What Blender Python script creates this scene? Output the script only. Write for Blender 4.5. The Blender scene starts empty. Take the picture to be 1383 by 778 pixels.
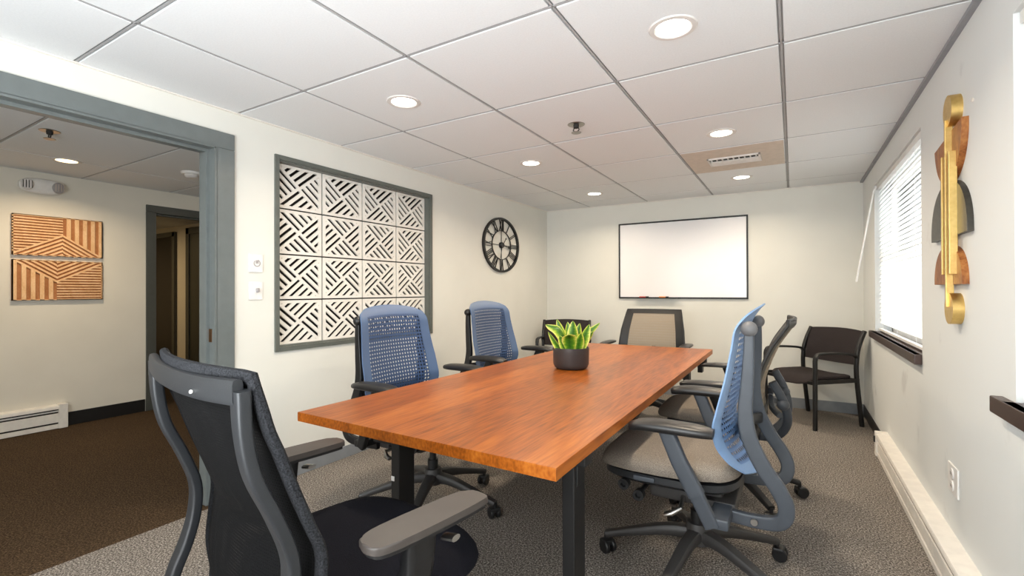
import bpy, bmesh, math, random
from mathutils import Vector, Matrix
R = math.radians
sc = bpy.context.scene
col = sc.collection
random.seed(7)

# ------------------------------------------------------------ camera
CAM = Vector((0.0, 0.0, 1.2198))
YAW, PITCH, ROLL, FPX = .5345, .0049, -.0031, 641.44
cd = bpy.data.cameras.new('camera'); cam = bpy.data.objects.new('camera', cd); col.objects.link(cam)
fw = Vector((-math.sin(YAW) * math.cos(PITCH), math.cos(YAW) * math.cos(PITCH), math.sin(PITCH)))
rt = Vector((math.cos(YAW), math.sin(YAW), 0)); up = rt.cross(fw)
r2 = math.cos(ROLL) * rt + math.sin(ROLL) * up; u2 = -math.sin(ROLL) * rt + math.cos(ROLL) * up
cam.matrix_world = Matrix(((r2.x, u2.x, -fw.x, CAM.x), (r2.y, u2.y, -fw.y, CAM.y), (r2.z, u2.z, -fw.z, CAM.z), (0, 0, 0, 1)))
cd.sensor_width = 36; cd.lens = 36 * FPX / 1383; cd.clip_start = .02
sc.camera = cam

# ------------------------------------------------------------ room numbers (metres)
XW, XR, YB, H = -2.831, .589, 5.704, 2.271      # left wall, right wall, back wall, ceiling
YR = -1.9                                        # rear wall behind the camera
XWO = XW - .13                                   # hallway face of the left wall
HX = -5.70                                       # far wall of the hallway
TP = .7259                                       # ceiling tile pitch

# ------------------------------------------------------------ light and exposure
vs = sc.view_settings
vs.view_transform = 'Standard'; vs.look = 'None'; vs.gamma = 1; vs.use_curve_mapping = False
vs.exposure = -.04
wd = bpy.data.worlds.new('world'); sc.world = wd; wd.use_nodes = True
bg = wd.node_tree.nodes['Background']; bg.inputs[0].default_value = (.80, .90, 1.0, 1); bg.inputs[1].default_value = 3.0

def area(name, loc, target, size, power, color, sy=None, shape='RECTANGLE', spread=180):
    l = bpy.data.lights.new(name, 'AREA'); l.energy = power; l.color = color
    l.shape = shape; l.size = size
    if shape in ('RECTANGLE', 'ELLIPSE'): l.size_y = sy or size
    l.spread = R(spread)
    o = bpy.data.objects.new(name, l); col.objects.link(o); o.location = loc
    o.rotation_euler = (Vector(target) - Vector(loc)).to_track_quat('-Z', 'Y').to_euler()
    return o
# camera flash, added fill lamps behind the camera, daylight at the windows
def point(name, loc, power, color, rad):
    l = bpy.data.lights.new(name, 'POINT'); l.energy = power; l.color = color; l.shadow_soft_size = rad
    o = bpy.data.objects.new(name, l); col.objects.link(o); o.location = loc; return o
point('flash', (-.45, -.25, 1.52), 46, (.97, .98, 1.0), .10)
area('fill_uplight', (-1.0, -.75, .95), (-1.1, -.3, 2.3), 1.2, 60, (.86, .94, 1.0))  # added fill, aimed up to brighten the ceiling
area('fill_rear', (-1.12, -1.86, 1.16), (-1.12, 3, 1.16), 3.3, 86, (.96, .98, 1.0), 2.15)  # added fill panel across the rear wall for even light
area('daylight_far_window', (1.05, 4.13, 1.5), (-1, 4.13, 1.4), 1.8, 45, (.92, .97, 1.0), 1.3)
area('daylight_near_window', (1.05, 1.25, 1.5), (-1, 1.25, 1.4), 1.8, 45, (.92, .97, 1.0), 1.3)
area('hall_fill', (-4.6, -.6, 2.2), (-4.6, -.6, 0), .5, 12, (1, .90, .74))  # added fill for the dim hall, no fixture seen here
area('hall_fill', (-4.6, 2.9, 2.24), (-4.6, 2.9, 0), .3, 3, (1, .86, .68))  # second added hall fill, out of view

# ------------------------------------------------------------ materials
def lin(c):
    return tuple(((v / 255 + .055) / 1.055) ** 2.4 if v > 10 else v / 255 / 12.92 for v in c) + (1,)
def mat(name, c, rough=.5, metal=0, c2=None, scale=20, detail=3, bump=0, bscale=None, spec=.5, coat=0, stretch=None):
    m = bpy.data.materials.new(name); m.use_nodes = True; nt = m.node_tree; b = nt.nodes['Principled BSDF']
    b.inputs['Roughness'].default_value = rough; b.inputs['Metallic'].default_value = metal
    b.inputs['Specular IOR Level'].default_value = spec
    b.inputs['Coat Weight'].default_value = coat
    b.inputs['Base Color'].default_value = lin(c)
    tc = nt.nodes.new('ShaderNodeTexCoord'); mp = nt.nodes.new('ShaderNodeMapping')
    nt.links.new(tc.outputs['Object'], mp.inputs[0])
    if stretch: mp.inputs['Scale'].default_value = stretch
    n = nt.nodes.new('ShaderNodeTexNoise'); n.inputs['Scale'].default_value = scale; n.inputs['Detail'].default_value = detail
    nt.links.new(mp.outputs[0], n.inputs['Vector'])
    rp = nt.nodes.new('ShaderNodeValToRGB'); rp.color_ramp.elements[0].position = .35; rp.color_ramp.elements[1].position = .65
    c2 = c2 or tuple(min(255, int(v * .965)) for v in c)
    rp.color_ramp.elements[0].color = lin(c2); rp.color_ramp.elements[1].color = lin(c)
    nt.links.new(n.outputs[0], rp.inputs[0]); nt.links.new(rp.outputs[0], b.inputs['Base Color'])
    if bump:
        n2 = nt.nodes.new('ShaderNodeTexNoise'); n2.inputs['Scale'].default_value = bscale or scale; n2.inputs['Detail'].default_value = 2
        nt.links.new(mp.outputs[0], n2.inputs['Vector'])
        bp = nt.nodes.new('ShaderNodeBump'); bp.inputs['Strength'].default_value = bump; bp.inputs['Distance'].default_value = .004
        nt.links.new(n2.outputs[0], bp.inputs['Height']); nt.links.new(bp.outputs[0], b.inputs['Normal'])
    return m
def emis(name, c, s):
    m = bpy.data.materials.new(name); m.use_nodes = True; b = m.node_tree.nodes['Principled BSDF']
    b.inputs['Base Color'].default_value = lin(c)
    b.inputs['Emission Color'].default_value = lin(c); b.inputs['Emission Strength'].default_value = s
    return m
def carpet(name, a, b_, c_):
    m = mat(name, a, .95, bump=.9, bscale=330, spec=.1)
    nt = m.node_tree; b = nt.nodes['Principled BSDF']; tc = [x for x in nt.nodes if x.type == 'TEX_COORD'][0]
    n = nt.nodes.new('ShaderNodeTexNoise'); n.inputs['Scale'].default_value = 130; n.inputs['Detail'].default_value = 3; n.inputs['Roughness'].default_value = .75
    nt.links.new(tc.outputs['Object'], n.inputs['Vector'])
    rp = nt.nodes.new('ShaderNodeValToRGB'); e = rp.color_ramp.elements
    e[0].position = .36; e[0].color = lin(b_); e[1].position = .64; e[1].color = lin(c_)
    x = e.new(.5); x.color = lin(a)
    nt.links.new(n.outputs[0], rp.inputs[0])
    n3 = nt.nodes.new('ShaderNodeTexNoise'); n3.inputs['Scale'].default_value = 2.2; n3.inputs['Detail'].default_value = 3
    nt.links.new(tc.outputs['Object'], n3.inputs['Vector'])
    mx = nt.nodes.new('ShaderNodeMix'); mx.data_type = 'RGBA'; mx.blend_type = 'MULTIPLY'; mx.inputs['Factor'].default_value = .25
    nt.links.new(rp.outputs[0], mx.inputs['A']); nt.links.new(n3.outputs[0], mx.inputs['B'])
    nt.links.new(mx.outputs['Result'], b.inputs['Base Color'])
    return m
def wood(name, cs, scale=1.0, along=(1, .12, 1), rough=.32, coat=.15, rings=6.0):
    m = bpy.data.materials.new(name); m.use_nodes = True; nt = m.node_tree; b = nt.nodes['Principled BSDF']
    b.inputs['Roughness'].default_value = rough; b.inputs['Specular IOR Level'].default_value = .32; b.inputs['Coat Weight'].default_value = coat; b.inputs['Coat Roughness'].default_value = .25
    tc = nt.nodes.new('ShaderNodeTexCoord'); mp = nt.nodes.new('ShaderNodeMapping'); mp.inputs['Scale'].default_value = tuple(a * scale for a in along)
    nt.links.new(tc.outputs['Object'], mp.inputs[0])
    n0 = nt.nodes.new('ShaderNodeTexNoise'); n0.inputs['Scale'].default_value = 1.6; n0.inputs['Detail'].default_value = 4
    nt.links.new(mp.outputs[0], n0.inputs['Vector'])
    mu = nt.nodes.new('ShaderNodeMath'); mu.operation = 'MULTIPLY'; mu.inputs[1].default_value = rings * 6.28
    nt.links.new(n0.outputs[0], mu.inputs[0])
    sn = nt.nodes.new('ShaderNodeMath'); sn.operation = 'SINE'; nt.links.new(mu.outputs[0], sn.inputs[0])
    n1 = nt.nodes.new('ShaderNodeTexNoise'); n1.inputs['Scale'].default_value = 38; n1.inputs['Detail'].default_value = 5
    nt.links.new(mp.outputs[0], n1.inputs['Vector'])
    ad = nt.nodes.new('ShaderNodeMath'); ad.operation = 'MULTIPLY_ADD'; ad.inputs[1].default_value = .15; nt.links.new(sn.outputs[0], ad.inputs[0]); nt.links.new(n1.outputs[0], ad.inputs[2]); n1.inputs['Roughness'].default_value = .4
    rp = nt.nodes.new('ShaderNodeValToRGB'); e = rp.color_ramp.elements
    e[0].position = .18; e[0].color = lin(cs[0]); e[1].position = .86; e[1].color = lin(cs[2]); e.new(.5).color = lin(cs[1])
    nt.links.new(ad.outputs[0], rp.inputs[0]); nt.links.new(rp.outputs[0], b.inputs['Base Color'])
    return m
def perforated(name, c, c2, kx, ky, thr, margin=(.10, .05), rough=.45, through=1.0):
    """moulded or woven sheet with small holes, laid out on the sheet's own UV"""
    m = bpy.data.materials.new(name); m.use_nodes = True; nt = m.node_tree; b = nt.nodes['Principled BSDF']; out = nt.nodes['Material Output']
    b.inputs['Roughness'].default_value = rough; b.inputs['Specular IOR Level'].default_value = .5 if rough < .6 else .12
    uv = nt.nodes.new('ShaderNodeUVMap'); uv.uv_map = 'UVMap'
    sp = nt.nodes.new('ShaderNodeSeparateXYZ'); nt.links.new(uv.outputs[0], sp.inputs[0])
    def M(op, a, b_=None, c_=None):
        n = nt.nodes.new('ShaderNodeMath'); n.operation = op
        for i, v in enumerate((a, b_, c_)):
            if v is None: continue
            if isinstance(v, (int, float)): n.inputs[i].default_value = v
            else: nt.links.new(v, n.inputs[i])
        return n.outputs[0]
    U = M('MULTIPLY', sp.outputs[0], kx * math.pi); V = M('MULTIPLY', sp.outputs[1], ky * math.pi)
    h = M('MULTIPLY', M('SINE', M('ADD', U, V)), M('SINE', M('SUBTRACT', U, V)))
    hole = M('GREATER_THAN', h, thr)
    inx = M('MULTIPLY', M('GREATER_THAN', sp.outputs[0], margin[0]), M('LESS_THAN', sp.outputs[0], 1 - margin[0]))
    iny = M('MULTIPLY', M('GREATER_THAN', sp.outputs[1], margin[1]), M('LESS_THAN', sp.outputs[1], 1 - margin[1] * 1.6))
    inside = M('MULTIPLY', inx, iny)
    fac = M('MULTIPLY', M('MULTIPLY', hole, inside), through)
    mx = nt.nodes.new('ShaderNodeMix'); mx.data_type = 'RGBA'; mx.inputs['A'].default_value = lin(c); mx.inputs['B'].default_value = lin(c2)
    nt.links.new(inside, mx.inputs['Factor']); nt.links.new(mx.outputs['Result'], b.inputs['Base Color'])
    tr = nt.nodes.new('ShaderNodeBsdfTransparent'); ms = nt.nodes.new('ShaderNodeMixShader')
    nt.links.new(fac, ms.inputs[0]); nt.links.new(b.outputs[0], ms.inputs[1]); nt.links.new(tr.outputs[0], ms.inputs[2]); nt.links.new(ms.outputs[0], out.inputs[0])
    return m

M_ = {}
M_['wall'] = mat('wall_paint', (224, 223, 215), .75, c2=(221, 220, 212), scale=3, bump=.05, bscale=180, spec=.25)
M_['wall_scuffed'] = mat('wall_paint_scuffed', (222, 224, 222), .72, c2=(219, 221, 219), scale=4, detail=9, bump=.05, bscale=180, spec=.25)
_e = [x for x in M_['wall_scuffed'].node_tree.nodes if x.type == 'VALTORGB'][0].color_ramp.elements
_e[0].position = .27; _e[1].position = .36; _e[0].color = lin((206, 207, 205))       # faint scuffs
M_['hall_wall'] = mat('hall_wall_paint', (226, 220, 206), .75, c2=(222, 216, 202), scale=3, spec=.25)
M_['tile'] = mat('ceiling_tile', (229, 231, 232), .85, c2=(225, 227, 228), scale=140, detail=6, bump=.12, bscale=320, spec=.15)
M_['grid'] = mat('ceiling_grid_metal', (172, 171, 172), .5, spec=.3)
M_['angle'] = mat('ceiling_angle_metal', (150, 152, 156), .5)
M_['carpet'] = carpet('grey_loop_carpet', (128, 120, 112), (58, 54, 50), (206, 197, 186))
M_['carpet_brown'] = carpet('brown_loop_carpet', (74, 58, 42), (40, 30, 22), (108, 88, 64))
M_['frame_paint'] = mat('grey_frame_paint', (106, 112, 111), .35, spec=.5)
M_['lattice_frame'] = mat('olive_grey_frame_paint', (96, 100, 94), .45)
M_['frame_dark'] = mat('dark_grey_frame_paint', (76, 78, 74), .4)
M_['base_grey'] = mat('grey_vinyl_base', (132, 136, 140), .5)
M_['base_black'] = mat('black_vinyl_base', (18, 17, 17), .5)
M_['table_wood'] = wood('cherry_veneer', [(112, 55, 13), (152, 80, 21), (176, 102, 35)], 1.0, (3.0, .2, 2), rough=.34, coat=.0, rings=3)
M_['black_metal'] = mat('black_powder_coat', (14, 14, 15), .42)
M_['black_plastic'] = mat('black_plastic', (22, 22, 23), .42, bump=.08, bscale=400)
M_['arm_black'] = mat('black_armpad_urethane', (30, 29, 29), .38)
M_['arm_taupe'] = mat('taupe_armpad_urethane', (68, 62, 58), .45)
M_['grey_plastic'] = mat('grey_nylon', (64, 69, 76), .45, bump=.06, bscale=300)
M_['mid_grey_plastic'] = mat('charcoal_nylon', (33, 35, 38), .45, bump=.06, bscale=300)
M_['ball_grey'] = mat('grey_ball_cap', (104, 103, 104), .5)
M_['base_plastic'] = mat('chair_base_nylon', (52, 50, 49), .5, bump=.06, bscale=300)
M_['seat_tan'] = mat('tan_seat_fabric', (152, 142, 130), .95, c2=(106, 98, 90), scale=420, bump=.5, bscale=420, spec=.1)
M_['seat_black'] = mat('navy_black_seat_fabric', (26, 26, 32), .95, c2=(18, 18, 23), scale=420, bump=.4, bscale=420, spec=.1)
M_['edge_fabric'] = mat('charcoal_edge_fabric', (50, 51, 54), .95, c2=(28, 29, 31), scale=300, bump=.6, bscale=300, spec=.1)
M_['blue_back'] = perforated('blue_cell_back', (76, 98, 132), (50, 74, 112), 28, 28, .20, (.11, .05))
M_['blue_back_lit'] = perforated('window_lit_cell_back', (124, 154, 192), (96, 130, 176), 28, 28, .20, (.11, .05))  # same blue back with window light painted into the colour
M_['black_mesh'] = perforated('black_mesh_back', (9, 9, 10), (10, 10, 11), 90, 90, .55, (.02, .02), .9, .4)
M_['tan_mesh'] = perforated('tan_mesh_back', (150, 138, 122), (158, 146, 130), 26, 18, .62, (.02, .02), .8, .85)
M_['guest_fabric'] = mat('charcoal_guest_fabric', (58, 52, 52), .9, c2=(46, 41, 41), scale=380, bump=.4, bscale=380, spec=.15)
M_['chrome'] = mat('brushed_steel', (170, 168, 164), .3, 1)
M_['gold'] = mat('brushed_gold', (222, 190, 122), .4, 1, c2=(212, 178, 108), scale=60)
M_['art_wood'] = wood('walnut_art_wood', [(108, 60, 24), (146, 88, 42), (172, 116, 62)], 3.0, (1, 2.2, .5), rough=.45, coat=0, rings=5)
M_['art_dark'] = mat('dark_bronze', (74, 72, 66), .38, .6, c2=(60, 58, 54), scale=40)
M_['white_plastic'] = mat('white_plastic', (236, 234, 230), .4)
M_['white_metal'] = mat('cream_enamel', (236, 231, 222), .4)
M_['white_tile'] = mat('white_lattice_paint', (238, 234, 226), .6, c2=(232, 228, 219), scale=15)
M_['unlit_room'] = mat('unlit_room_dark', (32, 26, 22), .8)
M_['whiteboard'] = mat('whiteboard_enamel', (238, 237, 238), .14, c2=(238, 237, 238), spec=.5)
M_['sill'] = mat('dark_sill_laminate', (62, 44, 38), .35)
M_['pot'] = mat('charcoal_ceramic', (56, 54, 54), .4)
M_['soil'] = mat('potting_soil', (40, 30, 22), .95, c2=(24, 18, 13), scale=90, bump=.8)
M_['strip_light'] = wood('pale_slat_wood', [(222, 174, 124), (232, 188, 140), (240, 202, 158)], 3, (1, 1, .5), rough=.6, coat=0)
M_['strip_dark'] = wood('brown_board_wood', [(156, 102, 60), (170, 114, 70), (182, 126, 82)], 3, (1, 1, .5), rough=.6, coat=0)
M_['door_black'] = mat('black_door_paint', (22, 19, 22), .35)
M_['door_green'] = mat('green_grey_door_paint', (62, 64, 54), .45)
M_['brass'] = mat('aged_brass', (140, 100, 60), .35, 1)
M_['vent_plate'] = mat('beige_vent_plate', (206, 192, 178), .7)
M_['vent_metal'] = mat('vent_white_metal', (222, 218, 214), .5)
M_['dark_slot'] = mat('dark_slot', (40, 36, 33), .8)
M_['lamp'] = emis('lamp_lens', (255, 250, 240), 9.0)
M_['lamp_warm'] = emis('warm_lamp_lens', (255, 226, 170), 8.0)
M_['marker_red'] = mat('red_marker', (186, 60, 50), .4)
M_['marker_orange'] = mat('orange_marker', (222, 140, 70), .4)
M_['grey_print'] = mat('grey_print', (168, 164, 164), .5)
def slat_material():
    m = bpy.data.materials.new('white_blind_slat'); m.use_nodes = True; nt = m.node_tree; b = nt.nodes['Principled BSDF']; out = nt.nodes['Material Output']
    b.inputs['Base Color'].default_value = lin((240, 240, 238)); b.inputs['Roughness'].default_value = .45
    t = nt.nodes.new('ShaderNodeBsdfTranslucent'); t.inputs[0].default_value = lin((248, 248, 246))
    ms = nt.nodes.new('ShaderNodeMixShader'); ms.inputs[0].default_value = .5
    nt.links.new(b.outputs[0], ms.inputs[1]); nt.links.new(t.outputs[0], ms.inputs[2]); nt.links.new(ms.outputs[0], out.inputs[0])
    return m
M_['slat'] = slat_material()
def glass_material():
    m = bpy.data.materials.new('window_glass'); m.use_nodes = True; nt = m.node_tree; out = nt.nodes['Material Output']
    nt.nodes.remove(nt.nodes['Principled BSDF'])
    t = nt.nodes.new('ShaderNodeBsdfTransparent'); g = nt.nodes.new('ShaderNodeBsdfGlossy'); g.inputs['Roughness'].default_value = .02
    f = nt.nodes.new('ShaderNodeFresnel'); f.inputs[0].default_value = 1.45
    ms = nt.nodes.new('ShaderNodeMixShader'); nt.links.new(f.outputs[0], ms.inputs[0]); nt.links.new(t.outputs[0], ms.inputs[1]); nt.links.new(g.outputs[0], ms.inputs[2]); nt.links.new(ms.outputs[0], out.inputs[0])
    return m
M_['glass'] = glass_material()
def leaf_material():
    m = bpy.data.materials.new('variegated_leaf'); m.use_nodes = True; nt = m.node_tree; b = nt.nodes['Principled BSDF']
    b.inputs['Roughness'].default_value = .35
    uv = nt.nodes.new('ShaderNodeUVMap'); uv.uv_map = 'UVMap'; sp = nt.nodes.new('ShaderNodeSeparateXYZ'); nt.links.new(uv.outputs[0], sp.inputs[0])
    a = nt.nodes.new('ShaderNodeMath'); a.operation = 'SUBTRACT'; nt.links.new(sp.outputs[0], a.inputs[0]); a.inputs[1].default_value = .5
    ab = nt.nodes.new('ShaderNodeMath'); ab.operation = 'ABSOLUTE'; nt.links.new(a.outputs[0], ab.inputs[0])
    tc = nt.nodes.new('ShaderNodeTexCoord'); n = nt.nodes.new('ShaderNodeTexNoise'); n.inputs['Scale'].default_value = 45; n.inputs['Detail'].default_value = 3
    mp = nt.nodes.new('ShaderNodeMapping'); mp.inputs['Scale'].default_value = (1, 1, 2.5); nt.links.new(tc.outputs['Object'], mp.inputs[0]); nt.links.new(mp.outputs[0], n.inputs['Vector'])
    ma = nt.nodes.new('ShaderNodeMath'); ma.operation = 'MULTIPLY_ADD'; nt.links.new(n.outputs[0], ma.inputs[0]); ma.inputs[1].default_value = .35; nt.links.new(ab.outputs[0], ma.inputs[2])
    rp = nt.nodes.new('ShaderNodeValToRGB'); e = rp.color_ramp.elements
    e[0].position = .16; e[0].color = lin((40, 88, 22)); e[1].position = .62; e[1].color = lin((220, 214, 110))
    e.new(.40).color = lin((84, 132, 30)); e.new(.54).color = lin((160, 184, 50))
    nt.links.new(ma.outputs[0], rp.inputs[0]); nt.links.new(rp.outputs[0], b.inputs['Base Color'])
    return m
M_['leaf'] = leaf_material()

# ------------------------------------------------------------ mesh helpers
def cr(pts, n=6):
    """Catmull-Rom through the points"""
    P = [Vector(p) for p in pts]; out = []
    for i in range(len(P) - 1):
        a = P[i - 1] if i else P[0] * 2 - P[1]; b, c = P[i], P[i + 1]; d = P[i + 2] if i + 2 < len(P) else P[-1] * 2 - P[-2]
        for k in range(n):
            t = k / n
            out.append(.5 * ((2 * b) + (c - a) * t + (2 * a - 5 * b + 4 * c - d) * t * t + (3 * b - a - 3 * c + d) * t ** 3))
    out.append(P[-1]); return out
def interp(tab, x):
    if x <= tab[0][0]: return tab[0][1]
    for (a, fa), (b, fb) in zip(tab, tab[1:]):
        if x <= b: return fa + (fb - fa) * (x - a) / (b - a)
    return tab[-1][1]
def smooth_tab(tab, n=8):
    return [(p.x, p.y) for p in cr([(a, b, 0) for a, b in tab], n)]

class MB:
    def __init__(s): s.wn = False; s.bm = bmesh.new(); s.uv = s.bm.loops.layers.uv.new('UVMap')
    def merge(s, t, Mx=None):
        if Mx is not None: bmesh.ops.transform(t, matrix=Mx, verts=t.verts)
        me = bpy.data.meshes.new('tmp'); t.to_mesh(me); t.free(); s.bm.from_mesh(me); bpy.data.meshes.remove(me); return s
    def box(s, x0, x1, y0, y1, z0, z1, bev=0, Mx=None, seg=2):
        t = bmesh.new(); bmesh.ops.create_cube(t, size=1)
        bmesh.ops.transform(t, matrix=Matrix.Translation(((x0 + x1) / 2, (y0 + y1) / 2, (z0 + z1) / 2)) @ Matrix.Diagonal((abs(x1 - x0), abs(y1 - y0), abs(z1 - z0), 1)), verts=t.verts)
        if bev: s.wn = True; bmesh.ops.bevel(t, geom=t.edges[:], offset=bev, segments=seg, profile=.5, affect='EDGES')
        return s.merge(t, Mx)
    def prism(s, pts, d0, d1, fn=None, bev=0):
        """polygon in 2-D (ccw) extruded from d0 to d1; fn maps (a, b, d) to a point"""
        fn = fn or (lambda a, b, d: (a, b, d)); t = bmesh.new(); n = len(pts)
        lo = [t.verts.new(fn(a, b, d0)) for a, b in pts]; hi = [t.verts.new(fn(a, b, d1)) for a, b in pts]
        t.faces.new(lo[::-1]); top = t.faces.new(hi)
        for i in range(n): t.faces.new((lo[i], lo[(i + 1) % n], hi[(i + 1) % n], hi[i]))
        if bev: s.wn = True; bmesh.ops.bevel(t, geom=list(top.edges), offset=bev, segments=2, profile=.5, affect='EDGES')
        bmesh.ops.recalc_face_normals(t, faces=t.faces); return s.merge(t)
    def tube(s, path, wh, up=(0, 0, 1), n=12, e=2.0, closed=False):
        """sweep a (super)ellipse; wh = (side, upward) full sizes, or a list of them"""
        P = [Vector(p) for p in path]; N = len(P); up = Vector(up); rings = []; s.wn = s.wn or e >= 4
        for i, p in enumerate(P):
            a = P[(i - 1) % N] if closed else P[max(i - 1, 0)]; b = P[(i + 1) % N] if closed else P[min(i + 1, N - 1)]
            t = (b - a).normalized(); sd = t.cross(up)
            if sd.length < 1e-4: sd = t.cross(Vector((0, 1, .01)))
            sd.normalize(); bi = sd.cross(t)
            w, h = wh[i] if isinstance(wh, list) else wh
            ring = []
            for k in range(n):
                an = 2 * math.pi * (k + .5) / n; c, q = math.cos(an), math.sin(an)
                x = math.copysign(abs(c) ** (2 / e), c) * w / 2; y = math.copysign(abs(q) ** (2 / e), q) * h / 2
                ring.append(s.bm.verts.new(p + sd * x + bi * y))
            rings.append(ring)
        for i in range(N if closed else N - 1):
            A, B = rings[i], rings[(i + 1) % N]
            for k in range(n): s.bm.faces.new((A[k], A[(k + 1) % n], B[(k + 1) % n], B[k]))
        if not closed: s.bm.faces.new(rings[0][::-1]); s.bm.faces.new(rings[-1])
        return s
    def lathe(s, prof, seg=32, Mx=None, sx=1, sy=1, cap=True):
        t = bmesh.new(); rings = []
        for r, z in prof:
            if r < 1e-5: rings.append([t.verts.new((0, 0, z))])
            else: rings.append([t.verts.new((r * sx * math.cos(2 * math.pi * k / seg), r * sy * math.sin(2 * math.pi * k / seg), z)) for k in range(seg)])
        for A, B in zip(rings, rings[1:]):
            for k in range(seg):
                q = (k + 1) % seg
                if len(A) == 1 and len(B) == 1: continue
                if len(A) == 1: t.faces.new((A[0], B[q], B[k]))
                elif len(B) == 1: t.faces.new((A[k], A[q], B[0]))
                else: t.faces.new((A[k], A[q], B[q], B[k]))
        if cap and len(rings[0]) > 1: t.faces.new(rings[0][::-1])
        if cap and len(rings[-1]) > 1: t.faces.new(rings[-1])
        bmesh.ops.recalc_face_normals(t, faces=t.faces)
        return s.merge(t, Mx)
    def sphere(s, c, r, seg=16, sc3=(1, 1, 1)):
        t = bmesh.new(); bmesh.ops.create_uvsphere(t, u_segments=seg, v_segments=seg // 2 + 2, radius=r)
        return s.merge(t, Matrix.Translation(c) @ Matrix.Diagonal((*sc3, 1)))
    def cushion(s, hw, hl, rings, n=4, seg=40, zoff=None, wtaper=0):
        """stack of super-elliptic rings (inset, z), closed at both ends"""
        zoff = zoff or (lambda x, y: 0); R_ = []
        for ins, z in rings:
            ring = []
            for k in range(seg):
                an = 2 * math.pi * k / seg; c, q = math.cos(an), math.sin(an)
                x = math.copysign(abs(c) ** (2 / n), c) * max(hw - ins, .004); y = math.copysign(abs(q) ** (2 / n), q) * max(hl - ins, .004)
                x *= 1 + wtaper * y / hl
                ring.append(s.bm.verts.new((x, y, z + zoff(x, y))))
            R_.append(ring)
        for A, B in zip(R_, R_[1:]):
            for k in range(seg): s.bm.faces.new((A[k], A[(k + 1) % seg], B[(k + 1) % seg], B[k]))
        s.bm.faces.new(R_[0][::-1]); s.bm.faces.new(R_[-1]); return s
    def sheet(s, fn, nu=16, nv=20, th=.01):
        """fn(u, v) -> point; gives the sheet a thickness along its own normals, UV = (u, v)"""
        G = [[Vector(fn(i / nu, j / nv)) for i in range(nu + 1)] for j in range(nv + 1)]
        def nrm(i, j):
            a = G[j][min(i + 1, nu)] - G[j][max(i - 1, 0)]; b = G[min(j + 1, nv)][i] - G[max(j - 1, 0)][i]
            c = a.cross(b); return c.normalized() if c.length > 1e-9 else Vector((0, 0, 1))
        NN = [[nrm(i, j) for i in range(nu + 1)] for j in range(nv + 1)]
        V = [[[s.bm.verts.new(G[j][i] + NN[j][i] * (k * th)) for i in range(nu + 1)] for j in range(nv + 1)] for k in (-.5, .5)]
        def face(vs, uvs):
            f = s.bm.faces.new(vs)
            for l, q in zip(f.loops, uvs): l[s.uv].uv = q
        for j in range(nv):
            for i in range(nu):
                q = [(i / nu, j / nv), ((i + 1) / nu, j / nv), ((i + 1) / nu, (j + 1) / nv), (i / nu, (j + 1) / nv)]
                a = [V[1][j][i], V[1][j][i + 1], V[1][j + 1][i + 1], V[1][j + 1][i]]; face(a, q)
                a = [V[0][j][i], V[0][j][i + 1], V[0][j + 1][i + 1], V[0][j + 1][i]]; face(a[::-1], q[::-1])
        rim = [(0, i) for i in range(nu)] + [(j, nu) for j in range(nv)] + [(nv, i) for i in range(nu, 0, -1)] + [(j, 0) for j in range(nv, 0, -1)]
        for (j0, i0), (j1, i1) in zip(rim, rim[1:] + rim[:1]):
            face([V[1][j0][i0], V[0][j0][i0], V[0][j1][i1], V[1][j1][i1]], [(0, 0)] * 4)
        return s
    def build(s, name, m, parent=None, sharp=40):
        s.bm.normal_update()
        for e in s.bm.edges:
            if len(e.link_faces) != 2 or e.calc_face_angle(0) > R(sharp): e.smooth = False
        for f in s.bm.faces: f.smooth = True
        me = bpy.data.meshes.new(name); s.bm.to_mesh(me); s.bm.free()
        me.materials.append(M_[m] if isinstance(m, str) else m)
        o = bpy.data.objects.new(name, me); col.objects.link(o)
        if parent: o.parent = parent
        if s.wn: w = o.modifiers.new('weighted_normal', 'WEIGHTED_NORMAL'); w.keep_sharp = True; w.weight = 80
        return o
def tag(o, label=None, cat=None, group=None, kind=None):
    if label: o['label'] = label
    if cat: o['category'] = cat
    if group: o['group'] = group
    if kind: o['kind'] = kind
    return o
def thing(name, label, cat, loc=(0, 0, 0), rz=0, group=None):
    o = bpy.data.objects.new(name, None); col.objects.link(o); o.location = loc; o.rotation_euler = (0, 0, rz); o.empty_display_size = .1
    return tag(o, label, cat, group)
def struct(o, label=None): return tag(o, label, None, None, 'structure')
def copy_tree(o, parent=None):
    c = o.copy(); col.objects.link(c)
    if parent: c.parent = parent
    for ch in list(o.children): copy_tree(ch, c)
    return c
def clip(poly, a, b, c):
    """keep a*x + b*y <= c of a convex polygon"""
    out = []
    for i, p in enumerate(poly):
        q = poly[(i + 1) % len(poly)]; fp = a * p[0] + b * p[1] - c; fq = a * q[0] + b * q[1] - c
        if fp <= 0: out.append(p)
        if fp * fq < 0: t = fp / (fp - fq); out.append((p[0] + (q[0] - p[0]) * t, p[1] + (q[1] - p[1]) * t))
    return out
def ok(poly):
    if len(poly) < 3: return False
    return abs(sum(p[0] * q[1] - q[0] * p[1] for p, q in zip(poly, poly[1:] + poly[:1]))) > 2e-6
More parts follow.
